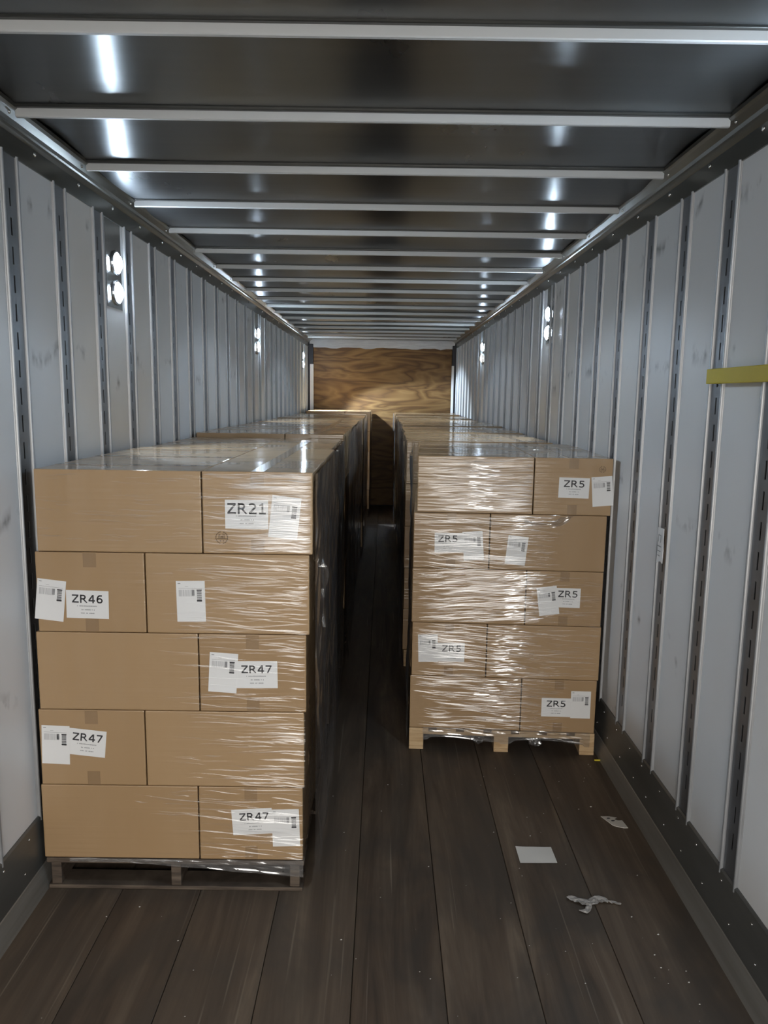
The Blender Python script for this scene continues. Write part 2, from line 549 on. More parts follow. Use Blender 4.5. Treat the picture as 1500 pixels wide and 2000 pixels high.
# front wall: plywood, header, corner posts and strips
wf = MB().box(-1.30, 1.30, FRONT_Y, FRONT_Y + 0.05, -0.05, 2.89).build('wall_front', 'skin')
struct(wf, 'plywood front wall at the far end of the trailer')
MB().box(-1.17, 1.19, FRONT_Y - 0.02, FRONT_Y, 1.485, 2.72).build('plywood_sheet', 'plywood', wf, bevel=0.002)
MB().box(-1.17, 1.19, FRONT_Y - 0.02, FRONT_Y, 0.02, 1.480).build('plywood_sheet', 'plywood', wf, bevel=0.002)
pts = [(-1.19, 2.80), (-1.19, 2.716)]
for i in range(25):
    x = -1.17 + 2.36 * i / 24
    pts.append((x, 2.712 + 0.012 * noise.noise((i * 1.7, 3, 1)) - (0.016 if i in (3, 4, 9, 10, 17, 18, 22) else 0)))
pts += [(1.21, 2.716), (1.21, 2.80)]
MB().poly_xz(pts, FRONT_Y - 0.028, FRONT_Y - 0.0205).build('header_strip', 'header', wf)
MB().box(-1.235, 1.235, FRONT_Y - 0.045, FRONT_Y, 2.770, 2.850).build('header_rail', 'header', wf)
for s in (-1, 1):
    x = sorted((s * 1.262, s * (1.175 if s < 0 else 1.195)))
    MB().box(x[0], x[1], FRONT_Y - 0.06, FRONT_Y - 0.001, 0.0, 2.764).build('corner_post', 'corner', wf, bevel=0.004)
    x = sorted((s * 1.225, s * (1.165 if s < 0 else 1.185)))
    MB().box(x[0], x[1], FRONT_Y - 0.085, FRONT_Y - 0.061, 0.9, 2.43).build('white_strip', 'white_paint', wf, bevel=0.004)


# ------------------------------------------------------------------ wall lamps
def lamp(s, y, label, watts=SPOT_WATTS, plate_z0=2.31):
    root = empty('wall_lamp', (s * W, y, 2.455))
    tag(root, label, 'lamp', 'twin round lamps high on the trailer walls')
    sg = -s
    p = MB()
    x = sorted((0.0, sg * 0.004))
    p.box(x[0], x[1], -0.125, 0.075, plate_z0 - 2.455, RAIL_Z - 0.004 - 2.455)
    p.build('plate', 'plate', root)
    for dz in (0.069, -0.069):
        MB().ring_x(sg * 0.004, 0, dz, 0.050, 0.060, 0.010, 28, sg).build('bezel', 'bezel', root, smooth=False)
        MB().disc_x(sg * 0.004, 0, dz, 0.0495, 0.012, 24, sg, 0.016).build('lens', 'lens', root, smooth=True)
    ld = bpy.data.lights.new('lamp_light', 'SPOT')
    ld.energy = watts
    ld.color = LAMP_COLOR
    ld.spot_size = math.radians(94)
    ld.spot_blend = 0.25
    ld.shadow_soft_size = 0.05
    lo = bpy.data.objects.new('lamp_light', ld)
    COL.objects.link(lo)
    lo.parent = root
    lo.location = (sg * 0.09, 0, 0)
    d = Vector((sg * math.cos(math.radians(47)), 0, -math.sin(math.radians(47))))
    lo.rotation_euler = d.to_track_quat('-Z', 'Y').to_euler()
    return root


LAMP_LABEL = {(-1, 0): 'twin round lamp on the left wall beside the photographer', (-1, 1): 'nearest lit twin round lamp on the left wall, on a metal plate',
              (-1, 2): 'second lit twin round lamp on the left wall, halfway along', (-1, 3): 'farthest lit twin round lamp on the left wall, by the plywood',
              (1, 0): 'twin round lamp on the right wall behind the photographer', (1, 1): 'twin round lamp on the right wall beside the photographer',
              (1, 2): 'nearest lit twin round lamp on the right wall', (1, 3): 'farthest lit twin round lamp on the right wall'}
for s in (-1, 1):
    for i, y in enumerate(LAMP_Y[s]):
        lamp(s, y, LAMP_LABEL[(s, i)], 330.0 if (s, i) == (-1, 3) else SPOT_WATTS)   # the farthest left lamp throws the strong pool on the plywood

# ------------------------------------------------------------------ cartons
BL, BW, BH = 0.5955, 0.3955, 0.2990


def box_mesh():
    bm = bmesh.new()
    bmesh.ops.create_cube(bm, size=1.0)
    for v in bm.verts:
        v.co = Vector((v.co.x * BL, v.co.y * BW, v.co.z * BH))
    bmesh.ops.bevel(bm, geom=bm.edges[:], offset=0.004, segments=2, affect='EDGES', profile=0.6)
    me = bpy.data.meshes.new('cardboard_box')
    bm.to_mesh(me); bm.free()
    me.materials.append(M['card'])
    return me


BOX_ME = box_mesh()


def tape_mesh():
    m = MB()
    w, e = 0.024, 0.0006
    for sz in (1, -1):
        z = sz * BH / 2
        zz = sorted((z, z + sz * e))
        m.box(-BL / 2 + 0.003, BL / 2 - 0.003, -w, w, zz[0], zz[1])
        for sx in (1, -1):
            x = sx * BL / 2
            xx = sorted((x, x + sx * e))
            z2 = sorted((z - sz * 0.003, z - sz * 0.055))
            m.box(xx[0], xx[1], -w, w, z2[0], z2[1])
    return m.mesh('packing_tape', 'tape')


TAPE_ME = tape_mesh()

ORD = ['nearest', 'second', 'third', 'fourth', 'fifth', 'sixth', 'seventh', 'eighth']
LAYER = ['bottom', 'second-lowest', 'middle', 'second-highest', 'top']


def place_box(mtx, label, group, tape):
    o = put('cardboard_box', BOX_ME, None, mtx)
    tag(o, label, 'box', group)
    if tape:
        put('packing_tape', TAPE_ME, o)
    return o


FRONT = {}        # (side, layer, column) -> (box object, its matrix)


def stack(side, idx, n_total, origin, ang, base_z, dz, shifts, jitter=0.003):
    """five layers of 0.6 x 0.4 x 0.3 m cartons; frame: u across (left to right), v into the trailer"""
    fr = Matrix.Translation(origin) @ Matrix.Rotation(ang, 4, 'Z')
    which = ORD[idx] if idx < n_total - 1 else 'farthest'
    for L in range(5):
        typeA = L % 2 == 0                       # A: wide boxes in the left column; B: mirrored
        z = base_z + dz * (L + 0.5)
        cells = []                               # (u centre, v centre, turned, column, nth, of)
        wide_c, narrow_c = (0.3, 0.8) if typeA else (0.7, 0.2)
        for k in range(3):
            cells.append((wide_c, 0.2 + 0.4 * k, False, 'left' if typeA else 'right', k, 3))
        for k in range(2):
            cells.append((narrow_c, 0.3 + 0.6 * k, True, 'right' if typeA else 'left', k, 2))
        for (u, v, turned, colm, k, of) in cells:
            aisle = (colm == 'right') if side == 'left' else (colm == 'left')
            if not (L == 4 or aisle or (idx == 0 and k == 0)):
                continue                         # wholly hidden inside the load
            j = 0.0 if k == 0 and idx == 0 else jitter
            mt = fr @ Matrix.Translation((u + shifts[L] + random.uniform(-j, j) * 0.3, v + random.uniform(0, j) * 0.4, z)) @ Matrix.Rotation((math.pi / 2 if turned else 0) + random.uniform(-j, j) * 0.6, 4, 'Z')
            mt = mt @ Matrix.Diagonal((1, 1, dz / 0.301, 1))
            place = {3: ('near', 'middle', 'far'), 2: ('near', 'far')}[of][k]
            colname = 'aisle-side' if aisle else 'wall-side'
            lab = 'brown carton, %s layer, %s %s, %s pallet load of the %s row' % (LAYER[L], colname, place, which, side)
            o = place_box(mt, lab, 'cartons on the %s row of pallets' % side, idx < 2 or (L == 4 and idx < 5))
            if idx == 0 and k == 0:
                FRONT[(side, L, colm)] = (o, mt)
    return fr


LSHIFT = [0.0, 0.006, 0.014, 0.026, 0.038]
RSHIFT = [0.004, 0.010, 0.005, 0.006, 0.022]
L_ROW = [(-1.237, 2.690, 0.0, 0.130, 0.3012, LSHIFT)]
R_ROW = [(0.205, 3.910, -0.05, 0.125, 0.2968, RSHIFT)]
L_Y = [3.915, 5.140, 6.365, 7.595, 8.840, 10.20, 11.91]
for i, (dx, tz) in enumerate([(0.0, 1.620), (0.012, 1.648), (0.0, 1.642), (0.006, 1.640), (0.030, 1.645), (0.010, 1.638), (0.055, 1.665)]):
    sh = [random.uniform(-0.006, 0.006) for _ in range(5)]
    L_ROW.append((-1.225 + dx, L_Y[i], random.uniform(-0.006, 0.006), 0.130, (tz - 0.130) / 5, sh))
R_Y = [5.19, 6.425, 7.66, 8.90, 10.20, 11.85]
for i, (dx, tz) in enumerate([(-0.015, 1.610), (0.0, 1.615), (0.020, 1.622), (0.008, 1.615), (0.0, 1.622), (-0.005, 1.635)]):
    sh = [random.uniform(-0.006, 0.006) for _ in range(5)]
    R_ROW.append((0.222 + dx, R_Y[i], random.uniform(-0.006, 0.006), 0.125, (tz - 0.125) / 5, sh))

FRAMES = {'left': [], 'right': []}
for side, rows in (('left', L_ROW), ('right', R_ROW)):
    for i, (x, y, a, bz, dz, sh) in enumerate(rows):
        FRAMES[side].append((stack(side, i, len(rows), (x, y, 0), a, bz, dz, sh), bz, dz, sh))

# ------------------------------------------------------------------ labels stuck on the front cartons


def arc(cx, cz, rx, rz, a0, a1, n=10):
    return [(cx + rx * math.cos(math.radians(a0 + (a1 - a0) * i / n)), cz + rz * math.sin(math.radians(a0 + (a1 - a0) * i / n))) for i in range(n + 1)]


GLYPH = {   # centre lines of bold sans letters on a 1 x 1 body (width, strokes)
    'Z': (0.86, [[(0.05, 0.91), (0.80, 0.91)], [(0.74, 0.88), (0.12, 0.12)], [(0.05, 0.09), (0.82, 0.09)]]),
    'R': (0.92, [[(0.14, 0.0), (0.14, 1.0)], [(0.14, 0.91), (0.42, 0.91)] + arc(0.42, 0.70, 0.22, 0.21, 90, -90) + [(0.14, 0.49)], [(0.42, 0.48), (0.83, 0.0)]]),
    '1': (0.74, [[(0.40, 0.0), (0.40, 1.0)], [(0.40, 0.86), (0.12, 0.80)], [(0.10, 0.08), (0.70, 0.08)]]),
    '2': (0.82, [[(0.10, 0.84)] + arc(0.36, 0.70, 0.28, 0.22, 115, -30) + [(0.14, 0.10)], [(0.08, 0.08), (0.76, 0.08)]]),
    '4': (0.86, [[(0.58, 0.0), (0.58, 1.0)], [(0.54, 0.93), (0.10, 0.32)], [(0.05, 0.29), (0.80, 0.29)]]),
    '5': (0.82, [[(0.16, 0.92), (0.70, 0.92)], [(0.21, 0.92), (0.21, 0.52)], [(0.18, 0.57)] + arc(0.38, 0.33, 0.29, 0.25, 100, -110) + [(0.10, 0.14)]]),
    '6': (0.84, [arc(0.42, 0.32, 0.27, 0.25, 0, 360, 18), [(0.15, 0.34)] + arc(0.46, 0.42, 0.31, 0.50, 180, 88) + [(0.68, 0.92)]]),
    '7': (0.80, [[(0.06, 0.91), (0.76, 0.91)], [(0.68, 0.88), (0.26, 0.0)]]),
}


def text_mesh(s, w, h):
    """bold lettering fitted to w x h metres, lying in local XZ and facing -Y"""
    m = MB()
    x = 0.0
    t = 0.085
    for ch in s:
        adv, strokes = GLYPH[ch]
        for st in strokes:
            for (p, q) in zip(st[:-1], st[1:]):
                d = Vector((q[0] - p[0], q[1] - p[1]))
                if d.length < 1e-5:
                    continue
                d.normalize()
                ex = 0.02 if len(st) > 2 else 0.0
                nx, nz = -d.y * t, d.x * t
                a0 = (p[0] - d.x * ex, p[1] - d.y * ex); b0 = (q[0] + d.x * ex, q[1] + d.y * ex)
                clip = lambda z: min(1.0, max(0.0, z))
                m.add([(x + a0[0] + nx, 0, clip(a0[1] + nz)), (x + a0[0] - nx, 0, clip(a0[1] - nz)), (x + b0[0] - nx, 0, clip(b0[1] - nz)), (x + b0[0] + nx, 0, clip(b0[1] + nz))], [(0, 1, 2, 3)])
        x += adv + 0.06
    xs = [v[0] for v in m.v]
    x0, x1 = min(xs), max(xs)
    m.v = [((v[0] - (x0 + x1) / 2) / (x1 - x0) * w, 0.0, (v[2] - 0.5) * h) for v in m.v]
    return m.mesh('lettering', 'ink', fix=False)


PAPER_P = MB().box(-0.0775, 0.0775, -0.0002, 0.0002, -0.0525, 0.0525).mesh('code_label', 'paper')
PAPER_S = MB().box(-0.0525, 0.0525, -0.0002, 0.0002, -0.0765, 0.0765).mesh('shipping_label', 'paper')


def flat(rects):
    m = MB()
    for x0, x1, z0, z1 in rects:
        m.add([(x0, 0, z0), (x1, 0, z0), (x1, 0, z1), (x0, 0, z1)], [(0, 1, 2, 3)])
    return m


rr = random.Random(3)
small = []
for zc, xa, xb, hh in ((-0.006, -0.038, 0.036, 0.0042), (-0.020, -0.026, 0.026, 0.0045), (-0.033, -0.025, 0.024, 0.0045)):
    x = xa
    while x < xb:
        wd = rr.uniform(0.0018, 0.0034)
        if rr.random() > 0.13:
            small.append((x, x + wd, zc - hh / 2 * rr.uniform(.7, 1), zc + hh / 2 * rr.uniform(.7, 1)))
        x += wd + 0.0011
SMALL_ME = flat(small).mesh('small_print', 'ink_grey', fix=False)
bars = []
z = 0.044
while z > 0.001:
    hh = rr.uniform(0.0008, 0.0026)
    bars.append((0.023, 0.040, z - hh, z)); z -= hh + rr.uniform(0.0008, 0.0018)
bars += [(0.022, 0.041, 0.0405, 0.0445), (0.022, 0.041, 0.000, 0.0045)]
BAR_ME = flat(bars).mesh('side_barcode', 'ink', fix=False)
code = []
x = -0.043
while x < 0.014:
    wd = rr.uniform(0.0012, 0.0036)
    code.append((x, x + wd, 0.019, 0.044)); x += wd + rr.uniform(0.0008, 0.0022)
CODE_ME = flat(code).mesh('wide_barcode', 'ink_pale', fix=False)
LINE_ME = flat([(-0.044, 0.042, 0.0492, 0.0502), (-0.046, -0.036, 0.066, 0.069), (-0.020, -0.008, 0.056, 0.057), (0.004, 0.014, 0.0215, 0.044)]).mesh('header_print', 'ink_grey', fix=False)
TEXTS = {}


def stick(side, L, colm, kind, a, z, deg, text=None, tw=0.112, tht=0.031, tx=0.0, depth=0):
    o, mt = FRONT[(side, L, colm)]
    fr, bz, dz, sh = FRAMES[side][0]
    if side == 'left':
        wpos = fr @ Vector((a + 1.237, 0.0, z))
    else:
        wpos = fr @ Vector((a, 0.0, z))
    # the box's front face lies at v = 0 (+ 1.5 mm)
    loc = fr.inverted() @ wpos
    loc.y = 0.0015 - 0.0006 * depth
    wm = fr @ Matrix.Translation(loc) @ Matrix.Rotation(math.radians(deg), 4, 'Y')
    me = PAPER_P if kind == 'p' else PAPER_S
    lab = put('code_label' if kind == 'p' else 'shipping_label', me, o, mt.inverted() @ wm)
    if kind == 'p':
        lab['label'] = 'white label reading %s' % text
        key = (text, tw, tht)
        if key not in TEXTS:
            TEXTS[key] = text_mesh(text, tw, tht)
        put('lettering', TEXTS[key], lab, Matrix.Translation((tx, -0.0004, 0.021)))
        put('small_print', SMALL_ME, lab, Matrix.Translation((tx, -0.0004, 0)))
    else:
        lab['label'] = 'white shipping label with barcodes'
        for nm, m2 in (('side_barcode', BAR_ME), ('wide_barcode', CODE_ME), ('header_print', LINE_ME)):
            put(nm, m2, lab, Matrix.Translation((0, -0.0004, 0)))


stick('left', 4, 'right', 'p', -0.438, 1.481, 0.0, 'ZR21', 0.138, 0.040)
stick('left', 4, 'right', 's', -0.301, 1.471, 6.5)
stick('left', 3, 'left', 's', -1.160, 1.154, 6.5)
stick('left', 3, 'left', 'p', -1.025, 1.139, 1.2, 'ZR46')
stick('left', 3, 'right', 's', -0.646, 1.156, -0.8)
stick('left', 2, 'right', 'p', -0.409, 0.879, -0.8, 'ZR47')
stick('left', 2, 'right', 's', -0.533, 0.885, 3.5, depth=1)
stick('left', 1, 'left', 'p', -1.058, 0.602, 6.0, 'ZR47', tx=0.008)
stick('left', 1, 'left', 's', -1.169, 0.592, 2.0, depth=1)
stick('left', 0, 'right', 'p', -0.432, 0.290, -3.8, 'ZR47', tx=0.008)
stick('left', 0, 'right', 's', -0.304, 0.266, -2.0, depth=1)
stick('right', 4, 'right', 'p', 0.827, 1.455, 1.0, 'ZR5', 0.104, 0.036)
stick('right', 4, 'right', 's', 0.972, 1.440, -5.0)
stick('right', 3, 'left', 'p', 0.197, 1.154, -1.0, 'ZR5', 0.100, 0.036, -0.008)
stick('right', 3, 'left', 's', 0.321, 1.140, -4.5, depth=1)
stick('right', 3, 'right', 's', 0.548, 1.121, 5.5)
stick('right', 2, 'right', 'p', 0.812, 0.873, 0.5, 'ZR5', 0.100, 0.036, 0.012)
stick('right', 2, 'right', 's', 0.722, 0.854, -8.0, depth=1)
stick('right', 1, 'left', 'p', 0.216, 0.557, 0.0, 'ZR5', 0.100, 0.036, 0.008)
stick('right', 1, 'left', 's', 0.098, 0.576, -2.0, depth=1)
stick('right', 0, 'right', 'p', 0.792, 0.266, -0.5, 'ZR5', 0.100, 0.036)
stick('right', 0, 'right', 's', 0.922, 0.285, -0.5)


def stamp(side, L, colm, a, z, r):
    o, mt = FRONT[(side, L, colm)]
    fr = FRAMES[side][0][0]
    m = MB()
    n = 18
    for i in range(n):
        if i in (4, 13):
            continue
        a0, a1 = 2 * math.pi * i / n, 2 * math.pi * (i + 0.8) / n
        m.add([(r * math.cos(a0), 0, r * math.sin(a0)), (r * math.cos(a1), 0, r * math.sin(a1)), (.86 * r * math.cos(a1), 0, .86 * r * math.sin(a1)), (.86 * r * math.cos(a0), 0, .86 * r * math.sin(a0))], [(0, 1, 2, 3)])
    for x0, x1, z0, z1 in ((-.75, .85, -.22, -.12), (-.5, -.38, -.1, .4), (-.2, .1, .1, .2), (-.2, -.08, -.1, .2), (.05, .15, -.1, .3), (.3, .42, -.1, .4), (-.5, -.2, .4, .5), (.1, .5, .5, .6), (-.3, -.1, -.62, -.4), (.15, .3, -.62, -.4)):
        m.add([(x0 * r, 0, z0 * r), (x1 * r, 0, z0 * r), (x1 * r, 0, z1 * r), (x0 * r, 0, z1 * r)], [(0, 1, 2, 3)])
    loc = fr.inverted() @ (fr @ Vector(((a + 1.237) if side == 'left' else a, 0.0, z)))
    loc.y = 0.0015
    s = m.build('box_stamp', 'stamp', o, fix=False)
    s.matrix_basis = mt.inverted() @ fr @ Matrix.Translation(loc)
    s['label'] = 'round dark ink stamp'


stamp('left', 4, 'right', -0.529, 1.395, 0.023)
stamp('right', 4, 'right', 0.967, 1.553, 0.017)

# labels that single out the marked cartons
for key, lab in {
    ('left', 4, 'left'): 'wide plain brown carton at top left of the near left stack',
    ('left', 4, 'right'): 'film-covered carton with ZR21 label at top of the near left stack',
    ('left', 3, 'left'): 'carton with ZR46 label below the plain top left carton',
    ('left', 3, 'right'): 'wide carton with a single shipping label right of the ZR46 carton',
    ('left', 2, 'left'): 'wide plain carton left of the middle-layer ZR47 carton',
    ('left', 2, 'right'): 'ZR47 carton in the middle layer of the near left stack',
    ('left', 1, 'left'): 'ZR47 carton at left in the second-lowest layer of the left stack',
    ('left', 1, 'right'): 'wide glossy carton without labels right of a tilted ZR47 label',
    ('left', 0, 'left'): 'wide plain carton at bottom left, on the dark weathered pallet',
    ('left', 0, 'right'): 'ZR47 carton in the bottom layer, on the dark weathered pallet',
    ('right', 4, 'left'): 'wide wrinkled-film carton without labels at top left of the right stack',
    ('right', 4, 'right'): 'ZR5 carton at top right of the near right stack',
    ('right', 3, 'left'): 'ZR5 carton at left in the second layer from the top, right stack',
    ('right', 3, 'right'): 'wide carton with one tilted shipping label, second from top, right stack',
    ('right', 2, 'left'): 'wide film-wrapped carton left of the middle-layer ZR5 carton',
    ('right', 2, 'right'): 'ZR5 carton in the middle layer of the near right stack',
    ('right', 1, 'left'): 'ZR5 carton at left in the second-lowest layer, right stack',
    ('right', 1, 'right'): 'wide unlabelled carton in the second-lowest layer, right stack',
    ('right', 0, 'left'): 'wide unlabelled carton at bottom left on the fresh pine pallet',
    ('right', 0, 'right'): 'ZR5 carton in the bottom layer on the fresh pine pallet',
}.items():
    FRONT[key][0]['label'] = lab


# ------------------------------------------------------------------ pallets
def pallet_stringer(mtx, label, width=0.99):
    root = put('pallet', None, None, mtx)
    tag(root, label, 'pallet', 'pallets under the left row')
    jt = lambda a: random.uniform(-a, a)
    for i, x in enumerate((0.012, width / 2 - 0.02, width - 0.055)):
        MB().box(x, x + 0.038, 0.004, 1.19, 0.0172, 0.1085).build('stringer', 'grey_wood', root, bevel=0.003)
    for k in range(7):
        y = 0.0 + k * 0.183
        MB().box(0.0 + jt(.004), width + jt(.004), y, y + (0.10 if k else 0.12), 0.109, 0.1285).build('deck_board', 'grey_wood', root, bevel=0.003)
    for k, y in enumerate((0.0, 0.55, 1.09)):
        MB().box(0.002 + jt(.003), width - 0.004 + jt(.004), y, y + 0.10, 0.001, 0.0168).build('bottom_board', 'grey_wood', root, bevel=0.003)
    return root


def pallet_block(mtx, label):
    root = put('pallet', None, None, mtx)
    tag(root, label, 'pallet', 'pallets under the right row')
    W3 = [(0.0, 0.078), (0.461, 0.539), (0.922, 1.0)]
    for (a, b) in W3:
        MB().box(a, b, 0.0, 1.2, 0.001, 0.0185).build('skid_board', 'pine', root, bevel=0.002)
        for y in (0.0, 0.55, 1.08):
            MB().box(a, b, y + 0.002, y + 0.12, 0.0188, 0.0885).build('block', 'pine', root, bevel=0.002)
    for y in (0.0, 0.55, 1.08):
        MB().box(0.0, 1.0, y + 0.001, y + 0.12, 0.0888, 0.106).build('cross_board', 'pine', root, bevel=0.002)
    for k in range(7):
        x = 0.0 + k * 0.149
        MB().box(x, x + 0.105, 0.0, 1.2, 0.1063, 0.1235).build('deck_board', 'pine', root, bevel=0.002)
    return root


for i, (fr, bz, dz, sh) in enumerate(FRAMES['left']):
    pallet_stringer(fr @ Matrix.Translation((0.012 if i == 0 else 0.005, 0.0, 0)), 'dark weathered wooden stringer pallet under the %s load of the left row' % (ORD[i] if i < 7 else 'farthest'))
for i, (fr, bz, dz, sh) in enumerate(FRAMES['right']):
    pallet_block(fr @ Matrix.Translation((0.006, 0.0, 0)), 'fresh pine block pallet under the %s load of the right row' % (ORD[i] if i < 6 else 'farthest'))


# ------------------------------------------------------------------ stretch film
def side_sheet(root, fr, u, sgn, z0, z1, nu, nv, amp, seed, front_only=1.205):
    def fn(a, b):
        v = 0.004 + front_only * a
        z = z0 + (z1 - z0) * b
        d = noise.noise((v * 3 + z * 2.0 + seed, z * 1.2 - v * 1.1, seed))
        e = noise.noise((v * 16 - z * 9, z * 3 + v * 2, seed + 3))
        off = 0.012 + amp * abs(d) + amp * 0.45 * e
        off = max(0.007, off) if 0.02 < a < 0.98 else 0.008
        return (u + sgn * off, v, z + 0.006 * noise.noise((v * 5, seed, 1)))
    o = MB().grid(fn, nu, nv).build('side_sheet', 'film', root, smooth=True, fix=False)
    return o


def folds(root, count, u0, u1, z0, z1, seed, slope=0.0, dens=None, lmax=0.30, mat='fold'):
    r = random.Random(seed)
    m = MB()
    for _ in range(count):
        z = r.uniform(z0, z1)
        u = r.uniform(u0, u1)
        if dens and r.random() > dens((u - u0) / (u1 - u0), (z - z0) / (z1 - z0)):
            continue
        ln = r.uniform(0.05, lmax)
        lim = u1 if u1 > 0.95 or abs(u1 - 0.62) < 0.004 else u1 + r.uniform(-0.16, 0.08)
        if u + ln > lim:
            ln = lim - u
        if ln < 0.03:
            continue
        sl = slope + r.gauss(0, 0.05)
        w = r.uniform(0.0010, 0.0026)
        hgt = 1.85 * w * r.uniform(0.03, 0.17 + 0.20 * max(0.0, 1.2 - z))     # lower folds lean further back
        n = 6
        vs, fs = [], []
        for i in range(n + 1):
            q = i / n
            k = math.sin(math.pi * min(1, max(0, q))) ** 0.5 if 0 < q < 1 else 0.02
            x = u + ln * q
            zc = z + sl * ln * q + 0.0015 * math.sin(q * 7 + u * 20)
            vs += [(x, -0.0006, zc - w * k), (x, -0.0008 - hgt * k, zc - 0.85 * w * k), (x, -0.0006, zc + w * k)]
        for i in range(n):
            b = 3 * i
            fs += [(b, b + 3, b + 4, b + 1), (b + 1, b + 4, b + 5, b + 2)]
        m.add(vs, fs)
    o = m.build('film_folds', mat, root, smooth=False, fix=False)
    o['kind'] = 'stuff'
    return o


def loose_tail(root, pts, w, seed, name='loose_tail'):
    """a gathered strip of film hanging along a path of (u, v, z)"""
    P = [Vector(p) for p in pts]
    n = 14

    def fn(a, b):
        s = a * (len(P) - 1)
        i = min(int(s), len(P) - 2)
        p = P[i].lerp(P[i + 1], s - i)
        ww = w * (0.55 + 0.45 * math.sin(a * 9 + seed)) * (0.3 + 0.7 * math.sin(math.pi * min(.97, max(.05, a))))
        tdir = (P[i + 1] - P[i]).normalized()
        nrm = Vector((-tdir.z, 0, tdir.x))
        return tuple(p + nrm * ww * (b - .5) + Vector((0, -0.006 * abs(math.sin(b * 9 + a * 5 + seed)) - 0.003, 0.003 * noise.noise((a * 8, b * 6, seed)))))
    return MB().grid(fn, n, 6).build(name, 'gathered', root, smooth=False, fix=False)


for side in ('left', 'right'):
    n_t = len(FRAMES[side])
    for i, (fr, bz, dz, sh) in enumerate(FRAMES[side]):
        root = put('stretch_wrap', None, None, fr)
        tag(root, 'clear stretch film wrapped around the %s pallet load of the %s row' % (ORD[i] if i < n_t - 1 else 'farthest', side), 'stretch film', 'stretch film around the pallet loads')
        top = bz + 5 * dz
        u = (1.0 + max(sh)) if side == 'left' else min(sh)
        sg = 1 if side == 'left' else -1
        if i < 3:
            side_sheet(root, fr, u, sg, 0.06, top - 0.004, 44, 60, 0.018, i * 3.1 + (0 if side == 'left' else 40))
        else:
            side_sheet(root, fr, u, sg, 0.10, top - 0.004, 20, 30, 0.012, i * 3.1 + (0 if side == 'left' else 40))
        if i == 0 and side == 'left':
            folds(root, 420, 0.62, 1.03, 1.345, 1.63, 1, 0.0, lambda a, b: 0.25 + 0.75 * (a > .25))
            folds(root, 120, 0.02, 0.65, 1.36, 1.62, 2, 0.0, lambda a, b: 0.5, 0.2)
            folds(root, 260, 0.45, 1.02, 1.04, 1.325, 3, -0.03, lambda a, b: 0.2 + 0.6 * a)
            folds(root, 120, 0.42, 1.01, 0.74, 1.025, 4, -0.04, lambda a, b: 0.2 + 0.6 * a)
            folds(root, 240, 0.45, 1.01, 0.44, 0.725, 5, -0.03, lambda a, b: a)
            folds(root, 210, 0.35, 1.00, 0.14, 0.425, 6, -0.06, lambda a, b: 0.15 + .8 * a)
        if i == 0 and side == 'right':
            folds(root, 460, 0.03, 0.62, 1.325, 1.60, 11, 0.01, None, 0.28)
            folds(root, 260, 0.02, 0.72, 1.03, 1.30, 12, -0.04)
            folds(root, 420, 0.02, 0.72, 0.73, 1.01, 13, 0.06)
            folds(root, 260, 0.02, 0.75, 0.43, 0.715, 14, -0.06)
            folds(root, 270, 0.02, 0.80, 0.13, 0.42, 15, -0.05)
            folds(root, 90, 0.62, 1.01, 0.44, 1.0, 16, -0.02)
            folds(root, 190, 0.27, 0.40, 1.33, 1.600, 21, 0.0, None, 0.10, 'gathered')  # from here to the tail: extra shiny folds added for the bright glint band
            folds(root, 45, 0.50, 0.72, 1.23, 1.305, 22, -0.02, None, 0.18, 'gathered')
            folds(root, 170, 0.48, 0.64, 0.74, 1.01, 23, 0.04, None, 0.12, 'gathered')
            folds(root, 130, 0.42, 0.60, 0.44, 0.715, 24, -0.05, None, 0.12, 'gathered')
            folds(root, 60, 0.32, 0.58, 0.18, 0.42, 25, -0.05, None, 0.12, 'gathered')
            loose_tail(root, [(0.58, 0, 1.275), (0.66, -.004, 1.262), (0.74, -.006, 1.268), (0.80, -.008, 1.295), (0.83, -.006, 1.312)], 0.045, 2)
        if i == 0:
            # skirt of film drawn down over the pallet's front
            ua, ub = (0.10, 1.0) if side == 'left' else (0.08, 0.98)

            def skirt(a, b, side=side, ua=ua, ub=ub):
                uu = ua + (ub - ua) * a
                if side == 'left':
                    low = 0.118 - 0.055 * max(0, (a - .25) / .75)
                else:
                    low = 0.070 + 0.010 * math.sin(a * 11) - 0.012 * (abs(math.sin(a * 6.3)) < .25)
                z = 0.132 + (low - 0.132) * b
                return (uu, -0.004 - 0.004 * abs(noise.noise((uu * 6, b * 7 + uu * 5, 2))), z + 0.003 * noise.noise((uu * 9, b * 3, 4)))
            MB().grid(skirt, 70, 10).build('skirt', 'gathered', root, smooth=False, fix=False)
            if side == 'right':
                for uc, zc in ((0.385, 0.052), (0.70, 0.047)):
                    b2 = bmesh.new()
                    bmesh.ops.create_icosphere(b2, subdivisions=3, radius=1.0)
                    for v in b2.verts:
                        k = 1 + 0.5 * noise.noise(v.co * 2.3 + Vector((uc * 30, 0, 0)))
                        v.co = Vector((uc + v.co.x * 0.035 * k, 0.06 + v.co.y * 0.03 * k, zc + v.co.z * 0.028 * k))
                    me = bpy.data.meshes.new('film_bunch'); b2.to_mesh(me); b2.free()
                    me.materials.append(M['gathered'])
                    put('film_bunch', me, root)
            else:
                loose_tail(root, [(1.045, 0.25, 1.33), (1.05, 0.22, 1.25), (1.055, 0.25, 1.14), (1.06, 0.22, 1.0)], 0.06, 4)

